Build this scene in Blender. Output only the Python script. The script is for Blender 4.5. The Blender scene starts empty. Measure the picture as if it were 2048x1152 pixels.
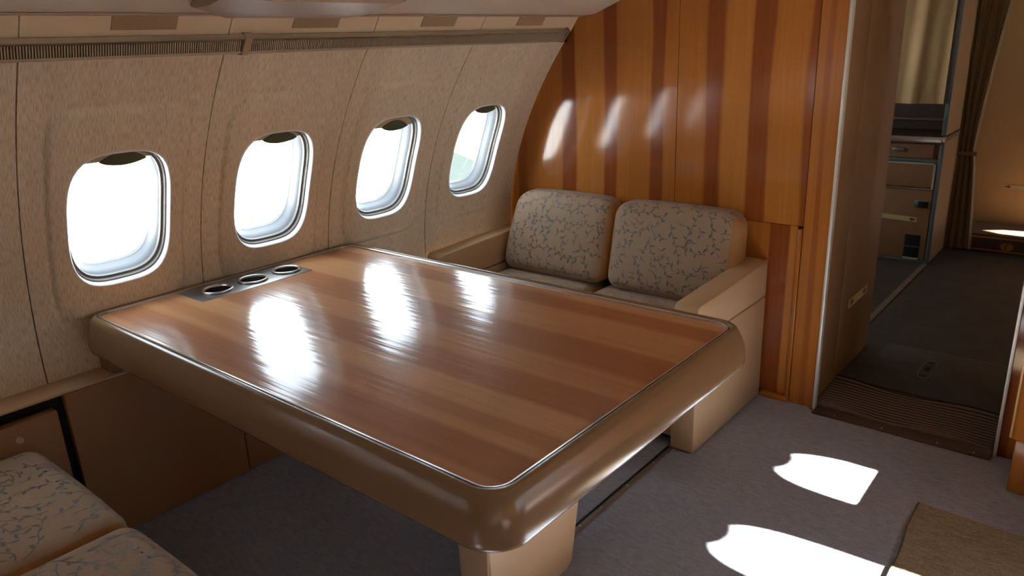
import bpy, bmesh, math, random
from mathutils import Matrix, Vector
random.seed(7)
# All measures below are in camera heights; S turns them into metres.
S = 1.38
scene = bpy.context.scene
COL = scene.collection

# ------------------------------------------------------------ camera
ROWS = [[0.7712734, 0.6354176, -0.0371725], [-0.1688595, 0.2605719, 0.9505729], [-0.6136968, 0.7268747, -0.3082684]]
FPX = 1503.405
cam_d = bpy.data.cameras.new('camera')
cam = bpy.data.objects.new('camera', cam_d)
COL.objects.link(cam)
r_, u_, d_ = [Vector(v) for v in ROWS]
m = Matrix.Identity(4)
for i in range(3):
    m[i][0] = r_[i]; m[i][1] = u_[i]; m[i][2] = -d_[i]
m[2][3] = 1.0 * S
cam.matrix_world = m
cam_d.sensor_width = 36.0
cam_d.lens = 36.0 * FPX / 2048.0
cam_d.clip_start = 0.02
cam_d.clip_end = 400
scene.camera = cam

# ------------------------------------------------------------ world, sun, exposure
SKY = 9.0
SUN = 130.0
world = bpy.data.worlds.new('sky')
scene.world = world
world.use_nodes = True
wn = world.node_tree
bg = wn.nodes['Background']
bg.inputs[0].default_value = (0.77, 0.88, 1.0, 1)
bg.inputs[1].default_value = SKY
sun_d = bpy.data.lights.new('sun', 'SUN')
sun_d.energy = SUN
sun_d.angle = math.radians(0.6)
sun_d.color = (1.0, 0.985, 0.96)
sun = bpy.data.objects.new('sun', sun_d)
COL.objects.link(sun)
sun.location = (6, 2, 6)
sun.rotation_euler = Vector((-1.40, -0.09, -0.83)).to_track_quat('-Z', 'Y').to_euler()
scene.view_settings.view_transform = 'Standard'
scene.view_settings.look = 'None'
scene.view_settings.gamma = 1.0
scene.view_settings.use_curve_mapping = False
scene.view_settings.exposure = 0.12
scene.cycles.use_denoising = True
scene.cycles.max_bounces = 12
scene.cycles.diffuse_bounces = 8
scene.cycles.glossy_bounces = 4
scene.cycles.transparent_max_bounces = 12
scene.cycles.caustics_reflective = False
scene.cycles.caustics_refractive = False
scene.cycles.sample_clamp_indirect = 12.0

# ------------------------------------------------------------ helpers
def lin(c):
    return tuple(((v / 255) / 12.92 if v / 255 <= .04045 else ((v / 255 + .055) / 1.055) ** 2.4) for v in c) + (1.0,)

def build(name, verts, faces, mat=None, parent=None, smooth=35, midx=None, uvs=None):
    """verts in camera heights, world frame; placed relative to the parent's base."""
    o0 = Vector((0, 0, 0))
    p = parent
    while p is not None:
        o0 = o0 + p.location
        p = p.parent
    me = bpy.data.meshes.new(name)
    me.from_pydata([tuple(Vector(v) * S - o0) for v in verts], [], faces)
    ob = bpy.data.objects.new(name, me)
    COL.objects.link(ob)
    if parent is not None:
        ob.parent = parent
    mats = mat if isinstance(mat, (list, tuple)) else [mat]
    for q in mats:
        if q: me.materials.append(q)
    if midx:
        for f, i in zip(me.polygons, midx): f.material_index = i
    bm = bmesh.new(); bm.from_mesh(me)
    bmesh.ops.recalc_face_normals(bm, faces=bm.faces)
    bm.to_mesh(me); bm.free()
    if smooth:
        for f in me.polygons: f.use_smooth = True
        me.set_sharp_from_angle(angle=math.radians(smooth))
    return ob

class MB:
    def __init__(s): s.v = []; s.f = []; s.m = []
    def add(s, v, f, m=0):
        n = len(s.v); s.v += [tuple(q) for q in v]
        s.f += [tuple(i + n for i in q) for q in f]; s.m += [m] * len(f)
        return s
    def box(s, x0, x1, y0, y1, z0, z1, bev=0.0, m=0, seg=2):
        bm = bmesh.new()
        bmesh.ops.create_cube(bm, size=1)
        for v in bm.verts:
            v.co = Vector(((x0 + x1) / 2 + v.co.x * (x1 - x0), (y0 + y1) / 2 + v.co.y * (y1 - y0), (z0 + z1) / 2 + v.co.z * (z1 - z0)))
        if bev > 0:
            bmesh.ops.bevel(bm, geom=list(bm.edges), offset=bev, segments=seg, profile=.5, affect='EDGES')
        bm.verts.index_update()
        s.add([v.co[:] for v in bm.verts], [[v.index for v in f.verts] for f in bm.faces], m)
        bm.free(); return s
    def prism(s, poly, axis, a, b, m=0):
        """poly in the two other axes (in axis order), extruded from a to b."""
        def P(p, t):
            q = list(p); q.insert(axis, t); return tuple(q)
        n = len(poly)
        v = [P(p, a) for p in poly] + [P(p, b) for p in poly]
        f = [tuple(range(n))[::-1], tuple(range(n, 2 * n))] + [(i, (i + 1) % n, n + (i + 1) % n, n + i) for i in range(n)]
        return s.add(v, f, m)
    def loft(s, loops, closed=True, cap0=False, cap1=False, m=0):
        n = len(loops[0]); v = [p for l in loops for p in l]; f = []
        for k in range(len(loops) - 1):
            for i in range(n if closed else n - 1):
                j = (i + 1) % n
                f.append((k * n + i, k * n + j, (k + 1) * n + j, (k + 1) * n + i))
        if cap0: f.append(tuple(range(n))[::-1])
        if cap1: f.append(tuple(range((len(loops) - 1) * n, len(loops) * n)))
        return s.add(v, f, m)
    def tube(s, pts, r, n=8, m=0):
        loops = []
        for i, p in enumerate(pts):
            p = Vector(p)
            t = (Vector(pts[min(i + 1, len(pts) - 1)]) - Vector(pts[max(i - 1, 0)])).normalized()
            a = t.orthogonal().normalized() if i == 0 else (a - t * a.dot(t)).normalized()
            b = t.cross(a)
            loops.append([tuple(p + (a * math.cos(w) + b * math.sin(w)) * r) for w in [2 * math.pi * k / n for k in range(n)]])
        return s.loft(loops, True, True, True, m)
    def cyl(s, c, axis, r, a, b, n=24, m=0, r2=None):
        r2 = r if r2 is None else r2
        def ring(rr, t):
            out = []
            for k in range(n):
                w = 2 * math.pi * k / n
                p = [c[0] + rr * math.cos(w), c[1] + rr * math.sin(w)]; p.insert(axis, t); out.append(tuple(p))
            return out
        return s.loft([ring(r, a), ring(r2, b)], True, True, True, m)
    def obj(s, name, mat=None, parent=None, smooth=35):
        return build(name, s.v, s.f, mat, parent, smooth, s.m)

def thing(name, label, cat, loc=(0, 0, 0), group=None):
    o = bpy.data.objects.new(name, None); COL.objects.link(o)
    o.empty_display_size = .1
    o.location = Vector(loc) * S
    o['label'] = label; o['category'] = cat
    if group: o['group'] = group
    return o
def tag(o, label, cat, group=None):
    o['label'] = label; o['category'] = cat
    if group: o['group'] = group
    return o
def struct(o): o['kind'] = 'structure'; return o
def empty_struct(name, loc=(0, 0, 0)):
    o = bpy.data.objects.new(name, None); COL.objects.link(o); o.location = Vector(loc) * S
    o['kind'] = 'structure'; return o
def lab(o, text): o['label'] = text; return o

# ------------------------------------------------------------ materials
class NT:
    def __init__(s, name):
        s.mat = bpy.data.materials.new(name); s.mat.use_nodes = True
        s.t = s.mat.node_tree; s.b = s.t.nodes['Principled BSDF']; s.out = s.t.nodes['Material Output']
    def n(s, typ, **kw):
        q = s.t.nodes.new(typ)
        for k, v in kw.items(): setattr(q, k, v)
        return q
    def l(s, a, b): s.t.links.new(a, b)
    def val(s, sock, v):
        if hasattr(v, 'links') or isinstance(v, bpy.types.NodeSocket): s.l(v, sock)
        else: sock.default_value = v
    def math(s, op, a, b=0.0, c=None):
        q = s.n('ShaderNodeMath', operation=op)
        s.val(q.inputs[0], a); s.val(q.inputs[1], b)
        if c is not None: s.val(q.inputs[2], c)
        return q.outputs[0]
    def coords(s):
        """object coordinates in camera heights"""
        tc = s.n('ShaderNodeTexCoord'); mp = s.n('ShaderNodeMapping')
        mp.inputs['Scale'].default_value = (1 / S,) * 3
        s.l(tc.outputs['Object'], mp.inputs[0])
        return mp.outputs[0]
    def scaled(s, v, sc, loc=(0, 0, 0), rot=(0, 0, 0)):
        mp = s.n('ShaderNodeMapping'); mp.inputs['Scale'].default_value = sc; mp.inputs['Location'].default_value = loc
        mp.inputs['Rotation'].default_value = rot
        s.l(v, mp.inputs[0]); return mp.outputs[0]
    def sep(s, v):
        q = s.n('ShaderNodeSeparateXYZ'); s.l(v, q.inputs[0]); return q.outputs
    def comb(s, x, y, z=0.0):
        q = s.n('ShaderNodeCombineXYZ'); s.val(q.inputs[0], x); s.val(q.inputs[1], y); s.val(q.inputs[2], z); return q.outputs[0]
    def noise(s, v, scale=1.0, detail=2.0, rough=.5, dist=0.0):
        q = s.n('ShaderNodeTexNoise'); s.l(v, q.inputs['Vector'])
        q.inputs['Scale'].default_value = scale; q.inputs['Detail'].default_value = detail
        q.inputs['Roughness'].default_value = rough; q.inputs['Distortion'].default_value = dist
        return q.outputs[0]
    def ramp(s, fac, stops, interp='LINEAR'):
        q = s.n('ShaderNodeValToRGB'); s.l(fac, q.inputs[0]); cr = q.color_ramp; cr.interpolation = interp
        while len(cr.elements) > 1: cr.elements.remove(cr.elements[-1])
        cr.elements[0].position = stops[0][0]; cr.elements[0].color = stops[0][1]
        for p, c in stops[1:]:
            e = cr.elements.new(p); e.color = c
        return q.outputs[0]
    def mix(s, f, a, b, mode='MIX'):
        q = s.n('ShaderNodeMix', data_type='RGBA', blend_type=mode)
        s.val(q.inputs[0], f); s.val(q.inputs[6], a); s.val(q.inputs[7], b); return q.outputs[2]
    def bump(s, h, strength=.2, dist=.002, prev=None):
        q = s.n('ShaderNodeBump'); q.inputs['Strength'].default_value = strength; q.inputs['Distance'].default_value = dist
        s.l(h, q.inputs['Height'])
        if prev: s.l(prev, q.inputs['Normal'])
        return q.outputs[0]
    def set(s, color=None, rough=None, metal=None, normal=None, coat=None, coat_rough=None, spec=None, sheen=None):
        b = s.b
        for k, v in (('Base Color', color), ('Roughness', rough), ('Metallic', metal), ('Normal', normal), ('Coat Weight', coat),
                     ('Coat Roughness', coat_rough), ('Specular IOR Level', spec), ('Sheen Weight', sheen)):
            if v is not None: s.val(b.inputs[k], v)
        return s

def G(v): return (v, v, v, 1)
def plain(name, rgb, rough=.5, metal=0.0, var=.08, scale=6.0, bump=.0, bscale=300.0, coat=0.0, spec=.5):
    k = NT(name); c = k.coords(); col = lin(rgb)
    n = k.noise(c, scale, 4.0, .6)
    f = k.math('MULTIPLY_ADD', n, 2 * var, 1 - var)
    k.set(color=k.mix(1.0, col, k.comb(f, f, f), 'MULTIPLY'), rough=rough, metal=metal, coat=coat, spec=spec)
    if bump > 0:
        k.set(normal=k.bump(k.noise(c, bscale, 2.0), bump, .002))
    return k.mat

M = {}
M['leather'] = plain('tan leatherette', (186, 154, 118), .42, var=.05, bump=.12, bscale=420, spec=.4)
M['leather_dark'] = plain('taupe table padding', (130, 102, 72), .24, var=.05, bump=.06, bscale=300, spec=.5)
M['brown_panel'] = plain('brown laminate panel', (150, 112, 76), .55, var=.05, bump=.05)
M['galley_laminate'] = plain('tan galley laminate', (158, 124, 88), .5, var=.06, bump=.05, bscale=200)
M['far_laminate'] = plain('light tan laminate', (216, 172, 116), .5, var=.05)
M['steel'] = plain('brushed steel', (205, 203, 200), .3, 1.0, var=.04, scale=20)
M['steel_dull'] = plain('dull steel plate', (150, 148, 146), .42, 1.0, var=.04, scale=20)
M['dark_steel'] = plain('dark cup bore', (120, 122, 120), .35, 1.0, var=.2, scale=30)
M['aluminium'] = plain('aluminium trim', (214, 208, 196), .4, .35, var=.04)
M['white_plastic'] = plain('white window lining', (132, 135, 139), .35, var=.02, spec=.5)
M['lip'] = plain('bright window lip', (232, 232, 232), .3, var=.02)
M['grey_plastic'] = plain('grey shade track', (112, 108, 102), .45, var=.04)
M['cream_panel'] = plain('cream ceiling panel', (224, 204, 172), .5, var=.03, bump=.08, bscale=500)
M['cream_bin'] = plain('cream overhead lining', (212, 200, 182), .45, var=.03)
M['taupe_bin'] = plain('taupe moulding', (170, 150, 132), .45, var=.03)
M['rail_metal'] = plain('bronze rail', (186, 174, 152), .35, .5, var=.05)
M['rib_dark'] = plain('dark louvre', (176, 164, 140), .5, .1, var=.05)
M['black'] = plain('black gap', (14, 13, 12), .8, var=.1)
M['dark_brown'] = plain('dark brown niche', (62, 44, 28), .6, var=.1)
M['blue_grey'] = plain('blue grey frame', (112, 122, 122), .45, .2, var=.06)
M['rubber'] = plain('dark rubber', (122, 100, 86), .7, var=.15, scale=8, bump=.1)
M['olive'] = plain('olive shade tab', (66, 70, 46), .5, var=.1)
M['shade'] = plain('beige window shade', (176, 156, 124), .5, var=.04)
M['sticker'] = plain('pale yellow marker strip', (205, 196, 140), .5, var=.05)
M['red'] = plain('red arrow', (150, 36, 40), .5, var=.05)
M['brass'] = plain('tan edging', (196, 150, 96), .45, .2, var=.06)
M['floor_strip'] = plain('worn metal strip', (132, 116, 98), .5, .3, var=.15, scale=30)
M['curtain_pale'] = plain('pale gold curtain', (176, 150, 108), .8, var=.08, bump=.15, bscale=500)
M['curtain_brown'] = plain('brown curtain', (140, 120, 92), .85, var=.1, bump=.15, bscale=500)
M['concrete'] = plain('apron concrete', (205, 203, 198), .9, var=.06, scale=.5)
M['green_area'] = plain('dark green surface', (45, 50, 48), 1.0, var=.15, scale=3, spec=0.0)
M['sill'] = plain('dark sill', (78, 58, 46), .5, var=.12, scale=20)
M['plinth'] = plain('sill brown', (104, 84, 68), .5, var=.12, scale=20)

def glass():
    k = NT('window glass'); t = k.n('ShaderNodeBsdfTransparent'); t.inputs[0].default_value = (.97, .985, .98, 1)
    g = k.n('ShaderNodeBsdfGlossy'); g.inputs['Roughness'].default_value = .02
    mx = k.n('ShaderNodeMixShader'); mx.inputs[0].default_value = .05
    k.l(t.outputs[0], mx.inputs[1]); k.l(g.outputs[0], mx.inputs[2]); k.l(mx.outputs[0], k.out.inputs[0])
    return k.mat
M['glass'] = glass()

def wall_cover():
    k = NT('grained beige wall covering'); c = k.coords(); x, y, z = k.sep(c)
    zz = k.math('MULTIPLY', z, 60.0)
    yy = k.math('ADD', k.math('MULTIPLY', y, 620.0), k.math('MULTIPLY', z, 16.0))
    v = k.comb(yy, zz, 0.0)
    n = k.noise(v, 1.0, 1.5, .5)
    big = k.noise(k.scaled(c, (5, 5, 2.2)), 1.0, 2.0)
    streak = k.noise(k.comb(k.math('MULTIPLY', y, 22.0), k.math('MULTIPLY', z, 1.2)), 1.0, 3.0)
    f = k.ramp(n, [(.34, lin((194, 178, 152))), (.5, lin((216, 203, 180))), (.66, lin((226, 215, 196)))])
    t = k.math('ADD', k.math('MULTIPLY_ADD', streak, .26, .87), k.math('MULTIPLY_ADD', big, .16, -.08))
    col = k.mix(1.0, f, k.comb(t, t, t), 'MULTIPLY')
    k.set(color=col, rough=.62, spec=.3, normal=k.bump(n, .18, .0012))
    return k.mat
M['wall'] = wall_cover()

def wood(name, axis, lo, hi, stops, grain, base_rough=.09, coat=0.0, gb=.03, wig=.012, wave_scale=1.6, shift=0.0, coat_rough=.06):
    """veneer banded along one axis; grain = the axis the fibres run along"""
    k = NT(name); c = k.coords(); xyz = k.sep(c)
    sc = [1.0, 1.0, 1.0]
    w = k.noise(k.scaled(c, tuple(wave_scale if i == grain else 9.0 for i in range(3))), 1.0, 2.0)
    pos = k.math('ADD', xyz[axis], k.math('MULTIPLY_ADD', w, wig * 2, -wig))
    fac = k.math('DIVIDE', k.math('SUBTRACT', pos, lo - shift), hi - lo)
    band = k.ramp(fac, [((p - lo) / (hi - lo), c_) for p, c_ in stops])
    g = k.noise(k.scaled(c, tuple(3.0 if i == grain else 260.0 for i in range(3))), 1.0, 4.0, .6)
    g2 = k.noise(k.scaled(c, tuple(1.2 if i == grain else 45.0 for i in range(3))), 1.0, 3.0, .6)
    t = k.math('ADD', k.math('MULTIPLY_ADD', g, .46, .77), k.math('MULTIPLY_ADD', g2, .26, -.13))
    col = k.mix(1.0, band, k.comb(t, t, t), 'MULTIPLY')
    bs = k.noise(k.scaled(c, tuple(2.0 if i == grain else 70.0 for i in range(3))), 1.0, 2.0, .5)
    nb = k.bump(bs, gb * 6, .0006)
    nb = k.bump(k.noise(k.scaled(c, (7, 7, 7)), 1.0, 2.0), .12, .004, nb)
    k.set(color=col, rough=base_rough, coat=coat, coat_rough=.06, normal=nb, spec=.5)
    k.b.inputs['Coat Roughness'].default_value = coat_rough
    k.l(nb, k.b.inputs['Coat Normal'])
    return k.mat
L1 = lin((174, 108, 46)); L2 = lin((169, 103, 42)); D1 = lin((136, 70, 30)); D2 = lin((150, 84, 36)); L3 = lin((178, 114, 52))
def bands(lo, hi, darks, lights=(L1, L2, L3), edge=.004):
    st = [(lo, lights[0])]; i = 0
    for a, b, d in darks:
        st += [(a - edge, lights[i % 3]), (a, d), (b, d), (b + edge, lights[(i + 1) % 3])]; i += 1
    st.append((hi, lights[i % 3])); return st
M['bulk_wood'] = wood('glossy banded bulkhead veneer', 0, -1.75, -.6, bands(-1.75, -.6,
    [(-1.62, -1.585, D2), (-1.433, -1.385, D1), (-1.275, -1.236, D1), (-1.116, -1.075, D1), (-.945, -.898, D1), (-.817, -.767, D1), (-.67, -.644, D1)]), 2, wig=.02, base_rough=.11)
M['low_wood'] = wood('banded access panel veneer', 0, -.9, -.6, bands(-.9, -.6, [(-.742, -.693, D1)], (L2, L3, L3)), 2, wig=.008)
M['post_wood'] = wood('orange edge veneer', 0, -.7, -.5, bands(-.7, -.5, [(-.628, -.618, D2)], (L2, L2, L1)), 2, wig=.01, base_rough=.22)
M['side_wood'] = wood('red brown side veneer', 0, -.2, 1.0, bands(-.2, 1.0, [(-.155, -.128, D1), (-.09, -.07, D2), (.1, .15, D1), (.4, .45, D1)], (L2, L2, L1)), 2, wig=.008)
T1 = lin((186, 135, 93)); T2 = lin((180, 127, 86)); T3 = lin((190, 141, 99)); TD = lin((162, 106, 70)); TE = lin((171, 118, 80))
M['table_wood'] = wood('glossy banded tabletop veneer', 1, .5, 1.35, bands(.5, 1.35,
    [(.605, .665, TD), (.70, .725, TE), (.80, .865, TD), (.955, 1.04, TD), (1.16, 1.205, TD)], (T2, T1, T3), edge=.012), 0, shift=.92, base_rough=.13, coat=.3, coat_rough=.4, gb=.2, wig=.012)

def carpet(name, a, b, s1=1.0):
    k = NT(name); c = k.coords()
    n = k.noise(k.scaled(c, (260 * s1, 420 * s1, 300)), 1.0, 3.0, .7)
    n2 = k.noise(k.scaled(c, (40, 110, 40), rot=(0, 0, .5)), 1.0, 3.0, .6)
    big = k.noise(c, 5.0, 3.0, .6)
    f = k.math('ADD', k.math('MULTIPLY', n, .6), k.math('MULTIPLY', n2, .4))
    col = k.ramp(f, [(.3, lin(a)), (.7, lin(b))])
    t = k.math('MULTIPLY_ADD', big, .3, .85)
    warm = k.ramp(big, [(.45, (1, 1, 1, 1)), (.7, (1.0, .96, .92, 1))])
    col = k.mix(1.0, k.mix(1.0, col, k.comb(t, t, t), 'MULTIPLY'), warm, 'MULTIPLY')
    k.set(color=col, rough=.95, spec=.1, normal=k.bump(f, .7, .006))
    return k.mat
M['carpet'] = carpet('blue grey carpet', (130, 133, 145), (184, 187, 199))
M['runner'] = carpet('brown grey runner', (110, 98, 80), (180, 164, 138), .6)

def galley_floor():
    k = NT('dark ribbed rubber floor'); c = k.coords(); x, y, z = k.sep(c)
    w = k.math('SINE', k.math('MULTIPLY', x, 700.0))
    n = k.noise(c, 12.0, 4.0, .6)
    col = k.ramp(n, [(.3, lin((54, 50, 46))), (.7, lin((76, 70, 63)))])
    k.set(color=col, rough=.5, spec=.4, normal=k.bump(w, .25, .001))
    return k.mat
M['galley_floor'] = galley_floor()

def fabric(name, rgb, rough):
    k = NT(name); c = k.coords(); x, y, z = k.sep(c)
    weave = k.noise(k.scaled(c, (200, 300, 620)), 1.0, 2.0)
    t = k.math('MULTIPLY_ADD', weave, .3, .85)
    base = k.mix(1.0, lin(rgb), k.comb(t, t, t), 'MULTIPLY')
    k.set(color=base, rough=rough, spec=.3, sheen=.1, normal=k.bump(weave, .3, .001))
    return k.mat
M['fabric'] = fabric('taupe woven fabric', (160, 136, 112), .85)
M['vine'] = fabric('grey satin vine print', (108, 101, 94), .5)
M['gusset'] = plain('golden brown cushion side', (166, 122, 74), .85, var=.14, scale=40, bump=.3, bscale=250)

def grille():
    k = NT('perforated grille'); c = k.coords(); x, y, z = k.sep(c)
    a = k.math('SINE', k.math('MULTIPLY', y, 1250.0)); b = k.math('SINE', k.math('MULTIPLY', z, 1600.0))
    h = k.math('GREATER_THAN', k.math('MULTIPLY', a, b), .05)
    k.set(color=k.mix(h, lin((188, 162, 128)), lin((132, 108, 80))), rough=.6)
    return k.mat
M['grille'] = grille()

# ------------------------------------------------------------ fuselage profile
def wx(z): return 0.639 * z * z - 0.49 * z - 1.57
def wn_(z):
    s = 1.278 * z - .49; l = math.sqrt(1 + s * s); return Vector((-1 / l, 0, s / l))   # outward normal
XC = -.37
YB = 1.98
YR = -2.6                                     # rear wall of the cabin
PITCH = .3635
WY = [.651 + PITCH * k for k in range(-5, 4)]
WZ = .69; WA = .104; WB = .141
def mirror(mb):
    mb.v = [(2 * XC - x, y, z) for x, y, z in mb.v]; return mb

def rrect_sdf(y, z, hy, hz, r):
    qx = abs(y) - hy + r; qz = abs(z) - hz + r
    return math.hypot(max(qx, 0), max(qz, 0)) + min(max(qx, qz), 0) - r
def emboss(dy, z):
    d = rrect_sdf(dy, z - .70, .138, .218, .05)
    t = min(max((.004 - d) / .009, 0), 1)
    return .008 * t * t * (3 - 2 * t) - .004 * math.exp(-((d + .001) / .0045) ** 2)
def se(theta, a, b, n=3.4):
    c, s_ = math.cos(theta), math.sin(theta)
    r = (abs(c / a) ** n + abs(s_ / b) ** n) ** (-1 / n)
    return r * c, r * s_
def wall_panel(yc, y0, y1, z0=.366, z1=1.006, nr=64, right=False):
    th = sorted([2 * math.pi * i / 112 for i in range(112)] +
                [math.atan2(zz - WZ, yy - yc) % (2 * math.pi) for zz in (z0, z1) for yy in (y0, y1)])
    loops = []
    def P(y, z, d):
        q = Vector((wx(z), y, z)) - wn_(z) * d
        return tuple(q)
    back = []
    for k in range(nr + 1):
        t = (k / nr)
        L = []
        for a in th:
            iy, iz = se(a, WA, WB)
            c, s_ = math.cos(a), math.sin(a)
            ts = []
            if c > 1e-9: ts.append((y1 - yc) / c)
            if c < -1e-9: ts.append((y0 - yc) / c)
            if s_ > 1e-9: ts.append((z1 - WZ) / s_)
            if s_ < -1e-9: ts.append((z0 - WZ) / s_)
            ro = min(ts); oy, oz = ro * c, ro * s_
            y = yc + iy + (oy - iy) * t; z = WZ + iz + (oz - iz) * t
            L.append((y, z))
        loops.append([P(y, z, emboss(y - yc, z)) for y, z in L])
        if k == nr: edge = [P(y, z, -.008) for y, z in L]
        if k == 0: inner = [P(y, z, -.004) for y, z in L]
    mb = MB(); mb.loft([inner] + loops + [edge])
    return mb

# ------------------------------------------------------------ setting
wall_l = empty_struct('wall_left')
wall_r = empty_struct('wall_right')
for k, yc in enumerate(WY):
    a = yc - PITCH / 2 + .0012; b = yc + PITCH / 2 - .0012
    if k == len(WY) - 1: b = YB - .002
    if k == 0: a = YR + .002
    wall_panel(yc, a, b).obj('wall_panel', M['wall'], wall_l, 50)
    mirror(wall_panel(yc, a, b, nr=12)).obj('wall_panel', M['wall'], wall_r, 50)
for side, par in ((0, wall_l), (1, wall_r)):                      # dark seal strips behind the joints
    for k in range(len(WY) - 1):
        ys = WY[k] + PITCH / 2
        zs = [.36 + i * .65 / 12 for i in range(13)]
        mb = MB()
        lp = [[tuple(Vector((wx(z), ys + dy, z)) + wn_(z) * .006) for dy in (-.012, .012)] for z in zs]
        lp2 = [[tuple(Vector((wx(z), ys + dy, z)) + wn_(z) * .009) for dy in (.012, -.012)] for z in zs]
        mb.loft([p + q for p, q in zip(lp, lp2)], True, True, True)
        if side: mirror(mb)
        mb.obj('joint_seal', M['black'], par)

# lower side panels (dado) and the shelf above them
def dado(par, mir):
    segs = [(YR + .01, -.17), (.28, .453), (.472, .838), (.8395, 1.19), (1.1915, 1.54)]
    if mir: segs = [(YR + .01, -.27), (-.268, .453), (.472, .838), (.8395, 1.19), (1.1915, 1.54)]
    for i, (a, b) in enumerate(segs):
        mb = MB().box(-1.615, -1.593 + (.004 if i == 1 else 0), a, b, .004, .335 if i == 1 else .3605, .003)
        if mir: mirror(mb)
        mb.obj('lower_panel', M['brown_panel'], par)
    mb = MB().box(-1.66, -1.618, YR + .01, -.165, .002, .3605); mb.box(-1.66, -1.618, .276, 1.545, .002, .3605)
    if mir: mirror(mb)
    lab(mb.obj('panel_backing', M['black'], par), 'black backing behind the lower panels')
dado(wall_l, False); dado(wall_r, True)
for n, mir in (('trim_1', False), ('trim_2', True)):
    mb = MB().box(-1.668, -1.591, YR + .01, -.17, .361, .367, .002); mb.box(-1.668, -1.591, .28, 1.545, .361, .367, .002)
    if mir: mirror(mb)
    struct(mb.obj(n, M['leather'], None))
mb = MB().cyl((.378, .302), 0, .008, -1.593, -1.583, 20, r2=.006)
tag(mb.obj('snap_button', M['leather'], None), 'small round tan snap button on the lower wall panel behind the cushions', 'button')

# cabin floor, galley floor
fl = struct(MB().box(-1.75, 1.05, YR - .03, 1.988, -.03, 0).obj('floor', M['carpet'], None, 0))
gf = struct(MB().box(-1.75, 1.05, 1.9885, 4.5, -.03, -.002).obj('floor_galley', M['galley_floor'], None, 0))
gf.name = 'floor.001'
sill = MB().box(-.578, -.154, 1.944, 1.992, .0005, .006, .002)
sill = struct(sill.obj('trim_3', M['sill'], None))
for (xs) in (-.52, -.4, -.27, -.19):
    MB().cyl((xs, 1.953), 2, .0025, .0055, .0075, 10).obj('screw', M['steel'], sill)
# aisle strip and hatch in the galley floor
st = MB().box(-.667, -.647, 2.62, 3.635, -.003, .002, .0008).obj('metal_strip', M['floor_strip'], gf)
for i in range(9):
    MB().cyl((-.657, 2.66 + i * .115), 2, .003, .0015, .003, 10).obj('screw', M['steel_dull'], st)
h = MB().box(-.545, -.17, 2.225, 2.578, -.003, .0012, .0008).obj('floor_hatch', M['galley_floor'], gf)
MB().box(-.55, -.17, 2.579, 2.583, -.003, .0018).obj('hatch_edge', M['floor_strip'], h)
lp = [(-.391 + .019 * (1 if abs(math.cos(a)) < 1e-9 else 1) * math.copysign(abs(math.cos(a)) ** .6, math.cos(a)),
       2.425 + .078 * math.copysign(abs(math.sin(a)) ** .6, math.sin(a))) for a in [2 * math.pi * i / 28 for i in range(28)]]
lt = MB().prism(lp, 2, .001, .003).obj('latch_plate', M['floor_strip'], h)
lp2 = [(-.391 + (x + .391) * .86, 2.425 + (y - 2.425) * .93) for x, y in lp]
MB().prism(lp2, 2, .003, .0036).obj('latch_face', M['galley_floor'], h)
q = MB(); q.box(-.40, -.382, 2.365, 2.371, .0036, .0045); q.box(-.40, -.382, 2.478, 2.484, .0036, .0045); q.box(-.397, -.385, 2.41, 2.44, .0036, .0055, .0008)
q.obj('latch_slot', M['black'], h)

# ceiling: side ceiling panels, bins, crown
cl = empty_struct('ceiling')
def strip_panel(a, b, mir):
    mb = MB().prism([(-1.398, 1.030), (-1.360, 1.082), (-1.364, 1.085), (-1.402, 1.033)], 1, a, b)
    if mir: mirror(mb)
    return mb
for k in range(len(WY)):
    a = WY[k] - PITCH / 2 + .001; b = WY[k] + PITCH / 2 - .001
    if k == len(WY) - 1: b = YB - .001
    for mir in (False, True):
        p = strip_panel(a, b, mir).obj('ceiling_panel', M['cream_panel'], cl)
        if not mir:
            c0 = WY[k] + .016
            def on(t): return (-1.398 + .038 * t, 1.030 + .052 * t)
            (xa, za), (xb, zb) = on(.36), on(.93)
            mb = MB().prism([(xa + .0012, za - .0009), (xb + .0012, zb - .0009), (xb, zb), (xa, za)], 1, c0 - .058, c0 + .058)
            mb.obj('speaker_grille', M['grille'], p)
MB().prism([(-1.404, 1.030), (-1.366, 1.084), (-1.37, 1.087), (-1.408, 1.033)], 1, YR, YB).obj('backing_strip', M['black'], cl)
mirror(MB().prism([(-1.404, 1.030), (-1.366, 1.084), (-1.37, 1.087), (-1.408, 1.033)], 1, YR, YB)).obj('backing_strip', M['black'], cl)
crown = [(-1.225, 1.109), (-1.12, 1.20), (-1.08, 1.30), (-.95, 1.40), (-.65, 1.45), (XC, 1.46)]
prof = crown + [(2 * XC - x, z) for x, z in crown[::-1][1:]]
prof += [(x, z + .02) for x, z in prof[::-1]]
MB().prism(prof, 1, YR, YB + .03).obj('crown_panel', M['cream_bin'], cl)
MB().box(-1.75, 1.05, YB + .031, 4.5, 1.45, 1.48).obj('crown_panel', M['cream_bin'], cl)
for side in (0, 1):
    sk = [(wx(z) - .03, z) for z in (.90, .94, .98, 1.02)] + [(-1.43, 1.2), (-1.2, 1.43), (XC, 1.53)]
    sk2 = sk + [(x - .01, z + .012) for x, z in sk[::-1]]
    mb = MB().prism(sk2, 1, YR - .02, YB + .04)
    if side: mirror(mb)
    mb.obj('outer_skin', M['brown_panel'], cl)
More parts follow.
